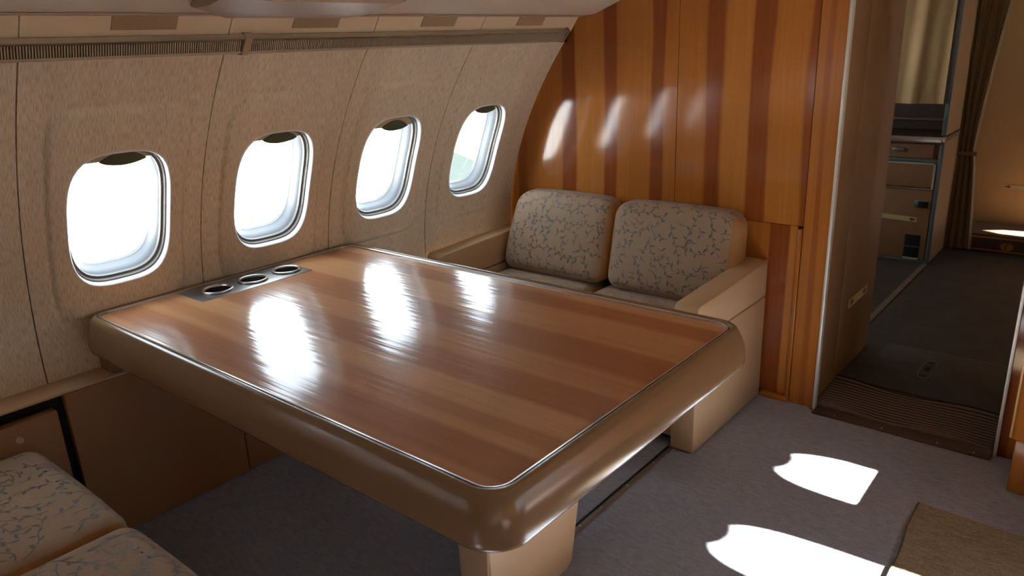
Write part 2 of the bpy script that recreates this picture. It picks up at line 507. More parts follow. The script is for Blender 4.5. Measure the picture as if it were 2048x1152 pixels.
# overhead bins (luggage racks) along both sides
def bin_body(mir):
    mb = MB().prism([(-1.363, 1.073), (-1.31, 1.076), (-1.225, 1.107), (-1.19, 1.14), (-1.30, 1.2), (-1.42, 1.14)], 1, YR + .002, YB - .002)
    return mirror(mb) if mir else mb
for mir in (False, True):
    t = thing('overhead_bin', ('cream overhead bin running above the row of windows', 'cream overhead bin on the aisle side behind the camera')[mir], 'bin', (0, 0, 0))
    bin_body(mir).obj('bin_shell', M['cream_bin'], t)
    mb = MB().box(-1.366, -1.345, YR + .004, YB - .004, 1.070, 1.0735, .001)
    if mir: mirror(mb)
    mb.obj('lip', M['taupe_bin'], t)
    if not mir:
        # long moulded handle / service tray slung under the bin
        lo = []
        for x, z in ((-1.30, 1.077), (-1.297, 1.067), (-1.27, 1.062), (-1.20, 1.065), (-1.12, 1.08), (-1.12, 1.11)):
            lo.append((x, z))
        mb = MB()
        ys = [(.70, .6), (.76, 1.0), (1.02, 1.0), (1.10, .55)]
        loops = []
        for y, s_ in ys:
            loops.append([(-1.30 + (x + 1.30) * s_ + (1 - s_) * .06, y, 1.10 + (z - 1.10) * s_) for x, z in lo])
        mb.loft(loops, True, True, True)
        mb.obj('moulded_tray', M['taupe_bin'], t)
        MB().box(-1.303, -1.297, .77, 1.04, 1.067, 1.073, .002).obj('tray_edge', M['cream_bin'], t)

# ribbed rail between wall and ceiling strip
for mir in (False, True):
    rl = empty_struct('trim_4' if not mir else 'trim_5')
    segs = [(YR + .003, .10), (.102, .862), (.874, 1.945)] if not mir else [(YR + .003, 1.945)]
    for a, b in segs:
        pr_ = [(-1.424, 1.006), (-1.414, 1.0015), (-1.403, 1.0035), (-1.400, 1.006), (-1.408, 1.0065), (-1.408, 1.0225), (-1.396, 1.0265), (-1.390, 1.0265), (-1.379, 1.029), (-1.382, 1.037), (-1.396, 1.039), (-1.418, 1.03)]
        mb = MB().prism(pr_, 1, a, b)
        if mir: mirror(mb)
        sg = mb.obj('rail_segment', M['rail_metal'], rl, 30)
        if not mir and b > 0: MB().box(-1.4068, -1.4055, a + .003, b - .003, 1.0068, 1.0222).obj('louvre_back', M['black'], sg)
        if not mir and b > 0:
            fins = MB(); y = a + .004
            while y < b - .004:
                fins.add([(-1.405, y, 1.0063), (-1.3985, y, 1.0063), (-1.390, y, 1.0255), (-1.405, y, 1.0235),
                          (-1.405, y + .0020, 1.0063), (-1.3985, y + .0020, 1.0063), (-1.390, y + .0020, 1.0255), (-1.405, y + .0020, 1.0235)],
                         [(0, 1, 2, 3), (4, 7, 6, 5), (1, 5, 6, 2)])
                y += .0044
            fo = fins.obj('louvre_fins', M['rib_dark'], sg, 0); fo['kind'] = 'stuff'
    if not mir:
        MB().prism([(-1.426, 1.002), (-1.402, .999), (-1.376, 1.031), (-1.383, 1.041), (-1.40, 1.042)], 1, .860, .876).obj('joint_clip', M['rail_metal'], rl)
        MB().prism([(-1.426, 1.002), (-1.402, .999), (-1.376, 1.031), (-1.383, 1.041), (-1.40, 1.042)], 1, 1.943, 1.948).obj('end_cap', M['rail_metal'], rl)
        MB().box(-1.44, -1.412, 1.949, YB - .001, 1.0, 1.032).obj('dark_gap_fill', M['black'], rl)  # black block stands in for the dark gap past the rail end

# rear wall
rear = []
for i in range(21):
    z = -.0 + i * 1.03 / 20; rear.append((wx(z), z))
rear += [(-1.36, 1.08)] + crown
full = rear + [(2 * XC - x, z) for x, z in rear[::-1][1:]]
struct(MB().prism([(x * 1.0, z) for x, z in full], 1, YR - .02, YR).obj('wall_rear', M['taupe_bin'], None))

# ------------------------------------------------------------ front bulkhead
wf = empty_struct('wall_front')
left_edge = [(wx(z) - .006, z) for z in [i * 1.03 / 24 for i in range(25)]]
up = [(-1.37, 1.07), (-1.31, 1.09), (-1.225, 1.125), (-1.12, 1.22), (-1.08, 1.31)]
MB().prism([(-1.0345, 0.0)] + left_edge + up + [(-1.0345, 1.39)], 1, YB, YB + .02).obj('veneer_panel', M['bulk_wood'], wf)
MB().prism([(-1.0325, .0), (-1.0325, 1.40), (-.655, 1.45), (-.655, .512), (-.83, .512), (-.83, 0)], 1, YB, YB + .02).obj('veneer_panel', M['bulk_wood'], wf)
lab(MB().box(-.829, -.668, YB + .001, YB + .02, .018, .5105).obj('access_panel', M['low_wood'], wf), 'lower access panel with its own dark stripe')
mb = MB(); mb.box(-.666, -.6555, YB - .006, YB + .02, .004, .505, .002)
mb.obj('batten', M['post_wood'], wf)
MB().box(-.653, -.588, YB - .001, YB + .02, .0, 1.45).obj('edge_post', M['post_wood'], wf)
MB().box(-.7365, -.655, YB - .012, YB + .02, .0, .017, .003).obj('toe_strip', M['post_wood'], wf)
MB().box(-1.7, -.59, YB + .021, YB + .03, 0, 1.45).obj('core_board', M['black'], wf)
# right of the doorway
MB().box(-.144, 1.12, YB + .021, YB + .033, 0, 1.5).obj('core_board', M['black'], wf)
MB().box(.99, 1.12, YB - .01, YB + .02, 0, 1.1).obj('core_board', M['black'], wf)
MB().prism([(-.146, 0), (1.02, 0)] + [(2 * XC - wx(z) + .006, z) for z in (.2, .4, .6, .8, 1.0)] + [(.45, 1.12), (.34, 1.31), (.21, 1.40), (-.146, 1.44)], 1, YB, YB + .02).obj('veneer_panel', M['side_wood'], wf)
dr = empty_struct('door_1')
for nm, x0, x1 in (('door_jamb', -.587, -.579), ('door_jamb', -.153, -.145)):
    MB().box(x0, x1, YB - .008, YB + .012, .0, 1.45, .002).obj(nm, M['aluminium'], dr)

# corridor closet side, galley shell
wc = struct(MB().box(-1.72, -.597, YB + .034, 2.535, 0, 1.45).obj('wall_corridor_left', M['brown_panel'], None))
MB().box(-.599, -.5955, 2.19, 2.534, .002, 1.449, .001).obj('facing_panel', M['brown_panel'], wc)
MB().box(-.599, -.5955, YB + .022, 2.187, .002, 1.449, .001).obj('facing_panel', M['brown_panel'], wc)
wcr = struct(MB().box(-.145, 1.0, YB + .034, 2.9, 0, 1.45).obj('wall_corridor_right', M['galley_laminate'], None))
def holed(x, t, y0, y1, z0, z1, yc, zc, a, b):
    """flat panel at x (thickness t) with one oval opening"""
    th = sorted([2 * math.pi * i / 48 for i in range(48)] + [math.atan2(zz - zc, yy - yc) % (2 * math.pi) for zz in (z0, z1) for yy in (y0, y1)])
    L0 = []; L1_ = []
    for w in th:
        c, s_ = math.cos(w), math.sin(w); iy, iz = se(w, a, b, 2.6); ts = []
        if c > 1e-9: ts.append((y1 - yc) / c)
        if c < -1e-9: ts.append((y0 - yc) / c)
        if s_ > 1e-9: ts.append((z1 - zc) / s_)
        if s_ < -1e-9: ts.append((z0 - zc) / s_)
        ro = min(ts); L0.append((yc + iy, zc + iz)); L1_.append((yc + ro * c, zc + ro * s_))
    def X(L, xx): return [(xx, y, z) for y, z in L]
    return MB().loft([X(L0, x), X(L1_, x), X(L1_, x + t), X(L0, x + t), X(L0, x)])
def portal(x, y, z, a, b, nx):
    ld = bpy.data.lights.new('daylight_portal', 'AREA'); ld.shape = 'RECTANGLE'; ld.size = 2 * b * S; ld.size_y = 2 * a * S
    ld.cycles.is_portal = True
    lo = bpy.data.objects.new('daylight_portal', ld); COL.objects.link(lo); lo.location = Vector((x, y, z)) * S
    zax = Vector((nx, 0, 0)); yax = Vector((0, 1, 0)); xax = yax.cross(zax)
    lo.rotation_euler = Matrix((xax, yax, zax)).transposed().to_euler()
wgl = empty_struct('wall_galley_left')
for y0_, y1_, yc_ in ((2.0, 3.1, 2.85), (3.1, 3.9, 3.35), (3.9, 4.45, 4.12)):  # unseen oval openings added to let daylight into the galley
    holed(-1.745, .02, y0_, y1_, 0, 1.45, yc_, .72, .12, .17).obj('lining', M['galley_laminate'], wgl)
    portal(-1.75, yc_, .72, .12, .17, -1)
wgr = empty_struct('wall_galley_right')
holed(1.0, .02, 2.9, 4.45, 0, 1.45, 4.166, .62, .070, .365).obj('lining', M['galley_laminate'], wgr)  # unseen opening for the sun on the step, enlarged for bounce light
portal(1.03, 4.166, .62, .070, .365, 1)
wgf = struct(MB().box(-1.725, 1.0, 4.275, 4.30, 0, 1.45).obj('wall_galley_front', M['far_laminate'], None))

# service doorway low step with its sunlit top
bt = thing('low_step', 'low dark step with tan edging and latch, in front of the sunlit far panel', 'step', (-.37, 4.12, 0))
MB().box(-.70, .95, 3.992, 4.273, 0, .082, .002).obj('step_box', M['plinth'], bt)
MB().box(-.585, .95, 3.986, 3.9925, .006, .012, .001).obj('edging', M['brass'], bt)
MB().box(-.56, .95, 3.986, 3.9925, .064, .070, .001).obj('edging', M['brass'], bt)
MB().prism([(-.598, .003), (-.57, .003), (-.575, .012), (-.598, .012)], 1, 3.985, 3.992).obj('edging', M['brass'], bt)
MB().prism([(-.565, .070), (-.55, .070), (-.562, .054)], 1, 3.985, 3.992).obj('edging', M['brass'], bt)
oc = [(-.397 + .028 * math.cos(a), .033 + .019 * math.sin(a)) for a in [math.pi / 8 + math.pi / 4 * i for i in range(8)]]
l_ = MB().prism(oc, 1, 3.984, 3.992).obj('latch', M['brass'], bt)
MB().tube([(-.392, 3.983, .05), (-.402, 3.982, .036), (-.398, 3.983, .018)], .0015, 6).obj('latch_slot', M['black'], l_)

# arrow marker strips
def marker(origin, ux, uz, nrm, w, hgt, label, arrows, group='pale marker strips with red arrows'):
    o = Vector(origin); ux = Vector(ux); uz = Vector(uz); nrm = Vector(nrm)
    t = thing('marker_strip', label, 'marker', origin)
    def quadbox(a0, a1, b0, b1, d0, d1):
        c = [o + ux * a + uz * b + nrm * d for d in (d0, d1) for a, b in ((a0, b0), (a1, b0), (a1, b1), (a0, b1))]
        return MB().add(c, [(0, 1, 2, 3), (4, 5, 6, 7), (0, 1, 5, 4), (1, 2, 6, 5), (2, 3, 7, 6), (3, 0, 4, 7)])
    quadbox(0, w, 0, hgt, 0, .0012).obj('strip', M['sticker'], t, 0)
    for a, dr_ in arrows:
        L = hgt * 1.15
        pts = [(0, .5), (.45, .95), (.45, .68), (1, .68), (1, .32), (.45, .32), (.45, .05)]
        pp = [(a + (p if dr_ < 0 else 1 - p) * L, q * hgt) for p, q in pts]
        v = [o + ux * p + uz * q + nrm * d for d in (.0012, .0018) for p, q in pp]; n = len(pp)
        MB().add(v, [tuple(range(n)), tuple(range(n, 2 * n))] + [(i, (i + 1) % n, n + (i + 1) % n, n + i) for i in range(n)]).obj('arrow', M['red'], t, 0)
    return t
marker((-.5953, 2.262, .209), (0, 1, 0), (0, 0, 1), (1, 0, 0), .185, .028, 'pale strip with two red arrows low on the corridor side wall', [(.012, -1), (.14, 1)])
marker((-.866, 3.648, .186), (1, 0, -.03), (0, 0, 1), (0, -1, 0), .152, .021, 'pale strip with one red arrow on the galley lower door', [(.122, -1)])
marker((-.478, 4.273, .251), (1, 0, -.03), (0, 0, 1), (0, -1, 0), .16, .019, 'pale strip with one red arrow on the far tan panel', [(.006, 1)])

# windows
def window(idx, yc, zb, mir):
    w = empty_struct('window_%d' % idx)
    w.location = Vector(((wx(WZ) if not mir else 2 * XC - wx(WZ)), yc, WZ)) * S
    TH = [2 * math.pi * i / 72 for i in range(72)]
    def loop(sc, d, n=3.4, da=0.0):
        L = []
        for a in TH:
            y, z = se(a, WA * sc + da, WB * sc + da, n)
            zz = WZ + z
            L.append(tuple(Vector((wx(zz), yc + y, zz)) + wn_(WZ) * d))
        return L
    def add(name, loops, mat):
        mb = MB().loft(loops)
        if mir: mirror(mb)
        return mb.obj(name, M[mat], w, 40)
    add('bezel', [loop(1, -.0075, da=.0035), loop(1, -.0100, da=.002), loop(1, -.0100, da=.0), loop(1, -.0075, da=-.0015), loop(1, .006, da=-.002), loop(1, .006, da=.004), loop(1, -.0075, da=.0035)], 'lip')
    add('shade_track', [loop(1, .002, da=-.002), loop(1, .004, da=-.0045), loop(1, .0115, da=-.005), loop(1, .012, da=-.0095), loop(1, .022, da=-.010), loop(1, .022, da=.0), loop(1, .002, da=-.002)], 'grey_plastic')
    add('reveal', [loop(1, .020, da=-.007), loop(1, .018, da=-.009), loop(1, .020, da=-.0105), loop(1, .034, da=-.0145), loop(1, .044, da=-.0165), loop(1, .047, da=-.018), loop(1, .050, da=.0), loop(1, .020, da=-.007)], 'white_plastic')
    add('outer_seal', [loop(1, .048, da=-.0175), loop(1, .058, da=-.018), loop(1, .060, da=.006), loop(1, .048, da=.0)], 'grey_plastic')
    mb = MB().loft([loop(1, .048, da=-.016), loop(1, .0505, da=-.016)], True, True, True)
    if mir: mirror(mb)
    mb.obj('pane', M['glass'], w, 0)
    # shade lowered to a set height, with its dark finger tab
    a2, b2 = WA - .0088, WB - .0088
    ztop = WZ + b2
    rows = []
    for i in range(9):
        z = zb + (ztop - .0005 - zb) * i / 8
        hw = a2 * max(1e-4, 1 - (abs(z - WZ) / b2) ** 3.4) ** (1 / 3.4)
        rows.append([(yc + hw * j / 6, z) for j in range(-6, 7)])
    def S3(y, z, d): return tuple(Vector((wx(z), y, z)) + wn_(WZ) * d)
    mb = MB()
    fr = [[S3(y, z, .0135) for y, z in R] for R in rows]; bk = [[S3(y, z, .016) for y, z in R] for R in rows]
    mb.loft(fr, False); mb.loft(bk, False)
    mb.loft([fr[0], bk[0]], False)
    if mir: mirror(mb)
    sh = mb.obj('window_shade', M['shade'], w, 40)
    tb = []
    for i in range(17):
        u = -1 + 2 * i / 16; tb.append((yc + .012 + u * .046, zb - .010 * (1 - u * u) ** .8))
    for i in range(15, 0, -1):
        u = -1 + 2 * i / 16; tb.append((yc + .012 + u * .046, min(zb + .016 * (1 - u * u), ztop - .001)))
    n = len(tb)
    v = [S3(y, z, .009) for y, z in tb] + [S3(y, z, .0132) for y, z in tb]
    mb = MB().add(v, [tuple(range(n)), tuple(range(n, 2 * n))] + [(i, (i + 1) % n, n + (i + 1) % n, n + i) for i in range(n)])
    if mir: mirror(mb)
    mb.obj('shade_tab', M['olive'], sh, 40)
    # daylight portal in the opening
    ld = bpy.data.lights.new('daylight_portal', 'AREA'); ld.shape = 'RECTANGLE'; ld.size = 2 * WB * S; ld.size_y = 2 * WA * S
    ld.cycles.is_portal = True
    lo = bpy.data.objects.new('daylight_portal', ld); COL.objects.link(lo)
    p = Vector((wx(WZ), yc, WZ)) + wn_(WZ) * .066
    nrm = wn_(WZ)
    if mir: p.x = 2 * XC - p.x; nrm = Vector((-nrm.x, nrm.y, nrm.z))
    lo.location = p * S
    zax = nrm; yax = Vector((0, 1, 0)); xax = yax.cross(zax)
    lo.rotation_euler = Matrix((xax, yax, zax)).transposed().to_euler()
    return w
zb = {0: .806, 1: .806, 2: .796, 3: .81}
for i in range(4): window(i + 1, WY[5 + i], zb[i], False)
window(5, WY[4], .58, False)  # unseen shade pulled nearly shut to darken the near seats
n = 6
for i in range(6, 9): window(n, WY[i], .806, True); n += 1

# unseen plates added over the remaining holes to keep daylight out
for i in range(4):
    z = WZ
    MB().box(-1.74, -1.672, WY[i] - .12, WY[i] + .12, .5, .88).obj('light_block_plate', M['brown_panel'], wall_l)
for i in range(6):
    mirror(MB().box(-1.74, -1.672, WY[i] - .12, WY[i] + .12, .5, .88)).obj('light_block_plate', M['brown_panel'], wall_r)

# ------------------------------------------------------------ table
def rr(x0, x1, y0, y1, r, z, n=10):
    P = []
    for cx_, cy_, a0 in ((x1 - r, y1 - r, 0), (x0 + r, y1 - r, 90), (x0 + r, y0 + r, 180), (x1 - r, y0 + r, 270)):
        for i in range(n + 1):
            a = math.radians(a0 + 90 * i / n); P.append((cx_ + r * math.cos(a), cy_ + r * math.sin(a), z))
    return P
ZT = .488
tb_ = thing('table', 'large glossy striped wood table with padded edge below the windows', 'table', (-.77, .92, 0))
IN = (-1.637, -.527, .578, 1.25); OUT = (-1.654, -.492, .541, 1.281)
MB().loft([rr(*IN, .030, .466), rr(*IN, .030, ZT)], True, True, True).obj('tabletop', M['table_wood'], tb_, 30)
i0 = rr(IN[0] - .0005, IN[1] + .0005, IN[2] - .0005, IN[3] + .0005, .0305, 0); i1 = rr(IN[0] - .004, IN[1] + .004, IN[2] - .004, IN[3] + .004, .034, 0)
def atz(L, z): return [(x, y, z) for x, y, _ in L]
MB().loft([atz(i0, .47), atz(i0, ZT + .0035), atz(i1, ZT + .0045), atz(i1, .47), atz(i0, .47)]).obj('metal_edging', M['steel'], tb_, 30)
o1 = rr(*OUT, .058, 0)
def lerp(A, B, t, z): return [(a[0] + (b[0] - a[0]) * t, a[1] + (b[1] - a[1]) * t, z) for a, b in zip(A, B)]
prof_t = [(.02, .470), (.02, ZT + .001), (.10, ZT + .0055), (.30, ZT + .0065), (.48, ZT + .003), (.64, ZT - .006), (.80, ZT - .017), (.92, ZT - .028), (.985, ZT - .040), (1.0, ZT - .050), (.98, ZT - .059), (.91, ZT - .0655), (.75, ZT - .068), (.05, ZT - .068)]
mb = MB().loft([lerp(i1, o1, t, z) for t, z in prof_t])
mb.obj('padded_edge', M['leather_dark'], tb_, 60)
MB().loft([atz(rr(IN[0] - .002, IN[1] + .002, IN[2] - .002, IN[3] + .002, .03, 0), .419), atz(rr(IN[0] - .002, IN[1] + .002, IN[2] - .002, IN[3] + .002, .03, 0), .465)], True, True, True).obj('underframe', M['dark_brown'], tb_, 30)
# pedestal leg, tapering towards the floor
def slab(y0, y1, x0, x1, z): return [(x0, y0, z), (x1, y0, z), (x1, y1, z), (x0, y1, z)]
def rslab(y0, y1, x0, x1, z): return rr(x0, x1, y0, y1, .006, z, 3)
MB().loft([rslab(.785, 1.020, -.803, -.742, .0), rslab(.783, 1.034, -.806, -.741, .012), rslab(.783, 1.062, -.812, -.738, .17), rslab(.783, 1.10, -.825, -.735, .419)], True, True, True).obj('pedestal', M['leather'], tb_, 30)
MB().box(-.745, -.7385, .787, .7885, .01, .41).obj('seam', M['leather_dark'], tb_)
MB().loft([atz(rr(-1.658, -1.60, .573, .66, .006, 0), .3675), atz(rr(-1.658, -1.60, .571, .66, .006, 0), .408)], True, True, True).obj('wall_bracket', M['leather_dark'], tb_, 30)
# cup holder plate
cut = MB()
for yc in (.823, .914, 1.007): cut.cyl((-1.577, yc), 2, .0300, ZT - .060, ZT + .02, 36)
cutter = cut.obj('cutter', None, None, 0)
def carve(o):
    md = o.modifiers.new('b', 'BOOLEAN'); md.operation = 'DIFFERENCE'; md.object = cutter; md.solver = 'EXACT'
    bpy.context.view_layer.update()
    me = bpy.data.meshes.new_from_object(o.evaluated_get(bpy.context.evaluated_depsgraph_get()))
    o.modifiers.clear(); o.data = me
    me.set_sharp_from_angle(angle=math.radians(35))
pl = MB().box(-1.6355, -1.5265, .757, 1.048, ZT - .001, ZT + .0009, .0004).obj('cup_holder_plate', M['steel_dull'], tb_)
for yc in (.823, .914, 1.007):
    cxh = -1.577
    def ring(r, z, n=36): return [(cxh + r * math.cos(2 * math.pi * k / n), yc + r * math.sin(2 * math.pi * k / n), z) for k in range(n)]
    MB().loft([ring(.0335, ZT + .0008), ring(.0352, ZT + .003), ring(.0345, ZT + .0058), ring(.0318, ZT + .0066), ring(.0295, ZT + .005), ring(.0285, ZT + .002)]).obj('rim', M['steel'], pl, 60)
    MB().loft([ring(.0296, ZT + .0045), ring(.0292, ZT - .020), ring(.0280, ZT - .058)]).obj('cup_well', M['dark_steel'], pl, 60)
    c_ = MB().loft([ring(.0281, ZT - .0575), ring(.0002, ZT - .0578)], True, False, True).obj('cup_floor', M['dark_steel'], pl, 0)

for o in list(tb_.children):
    if o.name.startswith(('tabletop', 'underframe', 'cup_holder_plate')): carve(o)
bpy.data.objects.remove(cutter)
# floor track
tk = thing('seat_track', 'thin metal floor track between table leg and sofa arm', 'track', (-.797, 1.3, 0))
MB().box(-.803, -.791, 1.036, 1.556, 0, .004, .0012).obj('rail', M['floor_strip'], tk)
MB().box(-.811, -.8035, 1.036, 1.556, 0, .0015).obj('gap_shadow_strip', M['black'], tk)
for yy in (1.14, 1.225, 1.335, 1.46): MB().cyl((-.797, yy), 2, .003, .0035, .0055, 10).obj('screw', M['steel'], tk)

# ------------------------------------------------------------ sofas
def gridbox(x0, x1, y0, y1, z0, z1, r, puff=(0, 0, 0), n=7, deform=None):
    def axis(a, b):
        h = (b - a) / 2; k = h - r
        e = [-h, -k - r * .62, -k - r * .3, ] + [-k + 2 * k * i / n for i in range(n + 1)] + [k + r * .3, k + r * .62, h]
        return e, (a + b) / 2, h
    ax = [axis(x0, x1), axis(y0, y1), axis(z0, z1)]
    V = {}; verts = []; faces = []; mi = []
    def vert(i, j, k):
        key = (i, j, k)
        if key in V: return V[key]
        p = [ax[0][0][i], ax[1][0][j], ax[2][0][k]]; hs = [ax[0][2], ax[1][2], ax[2][2]]
        inn = [max(-(h - r), min(h - r, c)) for c, h in zip(p, hs)]
        d = [c - q for c, q in zip(p, inn)]; L = math.sqrt(sum(q * q for q in d))
        q = [a + r * b / L for a, b in zip(inn, d)]
        u = [c / h for c, h in zip(p, hs)]
        for t in range(3):
            o = [s_ for s_ in range(3) if s_ != t]
            f = (1 - u[o[0]] ** 2) * (1 - u[o[1]] ** 2)
            q[t] += math.copysign(puff[t] * f, d[t]) if abs(d[t]) > 1e-9 else 0
        w = (q[0] + ax[0][1], q[1] + ax[1][1], q[2] + ax[2][1])
        if deform: w = deform(*w)
        V[key] = len(verts); verts.append(w); return V[key]
    N = [len(a[0]) - 1 for a in ax]
    for t in range(3):
        o = [s_ for s_ in range(3) if s_ != t]
        for side in (0, N[t]):
            for a in range(N[o[0]]):
                for b in range(N[o[1]]):
                    ids = []
                    for da, db in ((0, 0), (1, 0), (1, 1), (0, 1)):
                        c = [0, 0, 0]; c[t] = side; c[o[0]] = a + da; c[o[1]] = b + db; ids.append(vert(*c))
                    faces.append(tuple(ids)); mi.append(1 if t == 0 else 0)
    mb = MB(); mb.add(verts, faces); mb.m = mi
    return mb
from mathutils.bvhtree import BVHTree
def vine_print(cushion, x0, x1, yf, ytop, zb, zt, r, seed):
    """printed sprays laid on the cushion's front and top; (u, v) = across, up the front and back over the top"""
    rnd = random.Random(seed)
    me = cushion.data; me.update()
    bvh = BVHTree.FromPolygons([v.co[:] for v in me.vertices], [p.vertices[:] for p in me.polygons])
    off = Vector(cushion.parent.location)
    cy, cz = yf + (ytop - yf) * .75, zb + (zt - zb) * .42
    a0, a1 = math.radians(-60), math.radians(135)
    def cast(x, a):
        d = Vector((0, math.cos(a), -math.sin(a))); o = Vector((x, cy, cz)) - d * .5
        return bvh.ray_cast(o * S - off, d), d
    tab = []; prev = None; acc = 0.0
    for i in range(161):
        a = a0 + (a1 - a0) * i / 160; h, _ = cast((x0 + x1) / 2, a)
        if h[0] is None: continue
        p = (h[0] + off) / S
        if p.z < zb + .004 and not tab: continue
        if p.y > ytop: break
        if prev is not None: acc += (p - prev).length
        prev = p; tab.append((acc, a))
    Vm = acc
    def P(u, v):
        i = min(range(len(tab)), key=lambda q: abs(tab[q][0] - v)); i = min(max(i, 1), len(tab) - 1)
        (va, aa), (vb, ab) = tab[i - 1], tab[i]
        h, d = cast(u, aa + (ab - aa) * (v - va) / max(vb - va, 1e-6))
        if h[0] is None: return None
        n = h[1] if h[1].dot(d) < 0 else -h[1]
        return (h[0] + off + n * .0007) / S
    mb = MB(); occ = []
    def ok(p, d, own):
        return all((p[0] - q[0]) ** 2 + (p[1] - q[1]) ** 2 > d * d or q[2] == own for q in occ)
    def strip(L, W, own):
        A = []
        for i, (u, v) in enumerate(L):
            j = min(i + 1, len(L) - 1); k = max(i - 1, 0)
            tx, ty = L[j][0] - L[k][0], L[j][1] - L[k][1]; q = math.hypot(tx, ty) or 1
            w = W[i] / 2
            a, b = P(u - ty / q * w, v + tx / q * w), P(u + ty / q * w, v - tx / q * w)
            if a is None or b is None or u < x0 or u > x1: break
            A.append([tuple(a), tuple(b)])
        if len(A) > 1: mb.loft(A, False)
    def leaf(u, v, a, L, own):
        pts = [(u + math.cos(a + .25 * t) * L * t, v + math.sin(a + .25 * t) * L * t) for t in (0, .12, .28, .45, .6, .75, .88, 1)]
        strip(pts, [L * q for q in (.06, .08, .24, .33, .34, .26, .13, .02)], own)
    cells = [(x0 + (i + .5 + rnd.uniform(-.35, .35)) * .022, (j + .5 + rnd.uniform(-.35, .35)) * .022)
             for i in range(int((x1 - x0) / .022) + 1) for j in range(int(Vm / .022) + 1)]
    rnd.shuffle(cells)
    for own, (u, v) in enumerate(cells):
        if not ok((u, v), .008, own): continue
        a = rnd.uniform(0, 6.283); k0 = rnd.choice((-1, 1)) * rnd.uniform(8, 20); L = rnd.uniform(.09, .20); st = .0035
        pts = [(u, v)]; side = rnd.choice((-1, 1)); nxt = .008; s_ = 0; lv = []
        while s_ < L:
            s_ += st; t = s_ / L
            a += st * k0 * (1 if t < .45 else (-1.1 if t < .75 else 3.2 * t) )
            u += math.cos(a) * st; v += math.sin(a) * st
            if v < .002 or v > Vm or u < x0 or u > x1: break
            if not ok((u, v), .0065, own): break
            pts.append((u, v)); occ.append((u, v, own))
            if s_ > nxt and t < .95:
                lv.append((u, v, a + side * rnd.uniform(.6, 1.0), rnd.uniform(.012, .019))); side = -side; nxt = s_ + rnd.uniform(.009, .014)
        if len(pts) < 5: continue
        strip(pts, [.0024 * (1 - .4 * i / len(pts)) for i in range(len(pts))], own)
        for q in lv:
            e = (q[0] + math.cos(q[2]) * q[3], q[1] + math.sin(q[2]) * q[3])
            if 0 < e[1] < Vm and ok(e, .005, own): leaf(*q, own); occ.append((e[0], e[1], own))
            elif rnd.random() < .5: leaf(q[0], q[1], q[2], q[3] * .5, own)
    o = mb.obj('vine_print', M['vine'], None, 0)
    for v in o.data.vertices: v.co = v.co - off
    o.parent = cushion; o['kind'] = 'stuff'
    for f in o.data.polygons: f.use_smooth = True
    return o
SX = -1.1975; SY = 1.975
def make_sofa():
    t = thing('sofa', 'two-seat sofa with vine-print cushions against the wood bulkhead', 'sofa', (SX, SY, 0), 'facing two-seat sofas')
    # base and back board
    MB().box(-1.588, -.803, 1.575, 1.974, .02, .165, .004).obj('base', M['leather'], t)
    MB().box(-1.586, -.805, 1.945, 1.974, .165, .30, .004).obj('back_board', M['leather'], t)
    MB().box(-1.58, -.81, 1.60, 1.96, .0, .02).obj('plinth', M['black'], t)
    for x0, x1 in ((-.803, -.7385), (-1.6535, -1.589)):
        pts = [(1.552, .305), (1.552, .378), (1.556, .388), (1.566, .394), (1.974, .409), (1.974, .305)]
        def arm(y0=0):
            mbx = MB()
            L0 = [(x0 + .004, y, z) for y, z in pts]
            c = (sum(p[0] for p in pts) / len(pts), sum(p[1] for p in pts) / len(pts))
            def sh(k, x): return [(x, c[0] + (y - c[0]) * (1 - k * .02), c[1] + (z - c[1]) * (1 - k * .09)) for y, z in pts]
            mbx.loft([sh(1, x0), sh(.3, x0 + .0015), sh(0, x0 + .004), sh(0, x1 - .004), sh(.3, x1 - .0015), sh(1, x1)], True, True, True)
            return mbx
        arm().obj('armrest', M['leather'], t, 40)
        MB().box(x0, x1, 1.552, 1.974, .004, .3035, .005).obj('side_panel', M['leather'], t)
    # cushions
    for k, (x0, x1) in enumerate(((-1.587, -1.2115), (-1.2085, -.8045))):
        gridbox(x0, x1, 1.415, 1.93, .166, .286, .034, (0, .006, .012)).obj('seat_cushion', [M['fabric'], M['gusset']], t, 0)
        vine_print([o for o in COL.objects if o.name.startswith('seat_cushion')][k], x0 + .012, x1 - .012, 1.415, 1.86, .175, .286, .034, 11 + k)
    for k, (x0, x1) in enumerate(((-1.584, -1.188), (-1.180, -.795))):
        def df(x, y, z, k=k):
            t_ = (z - .292) / .25
            y2 = y + .070 * t_ * (1.972 - y) / .16
            if k == 0 and x < -1.4: x += .035 * t_ * t_
            if k == 1 and x > -.95: x += .0 * t_
            return (x, y2, z)
        gridbox(x0, x1, 1.812, 1.972, .292, .543, .042, (.004, .016, .006), 8, df).obj('back_cushion', [M['fabric'], M['gusset']], t, 0)
        vine_print([o for o in COL.objects if o.name.startswith('back_cushion')][k], x0 + .012, x1 - .014, 1.812, 1.96, .30, .543, .042, 21 + k)
    return t
sofa = make_sofa()
sofa2 = sofa.copy(); COL.objects.link(sofa2)
sofa2['label'] = 'dim near sofa with vine-print seat cushions, corner of the cabin nearest the camera'
sofa2.location = Vector((SX, -.155, 0)) * S
sofa2.rotation_euler = (0, 0, math.pi)
for ch in list(sofa.children):
    c = ch.copy(); COL.objects.link(c); c.parent = sofa2
    for g in list(ch.children):
        d = g.copy(); COL.objects.link(d); d.parent = c
for o in COL.objects:
    if o.name.startswith(('seat_cushion', 'back_cushion')):
        for f in o.data.polygons: f.use_smooth = True

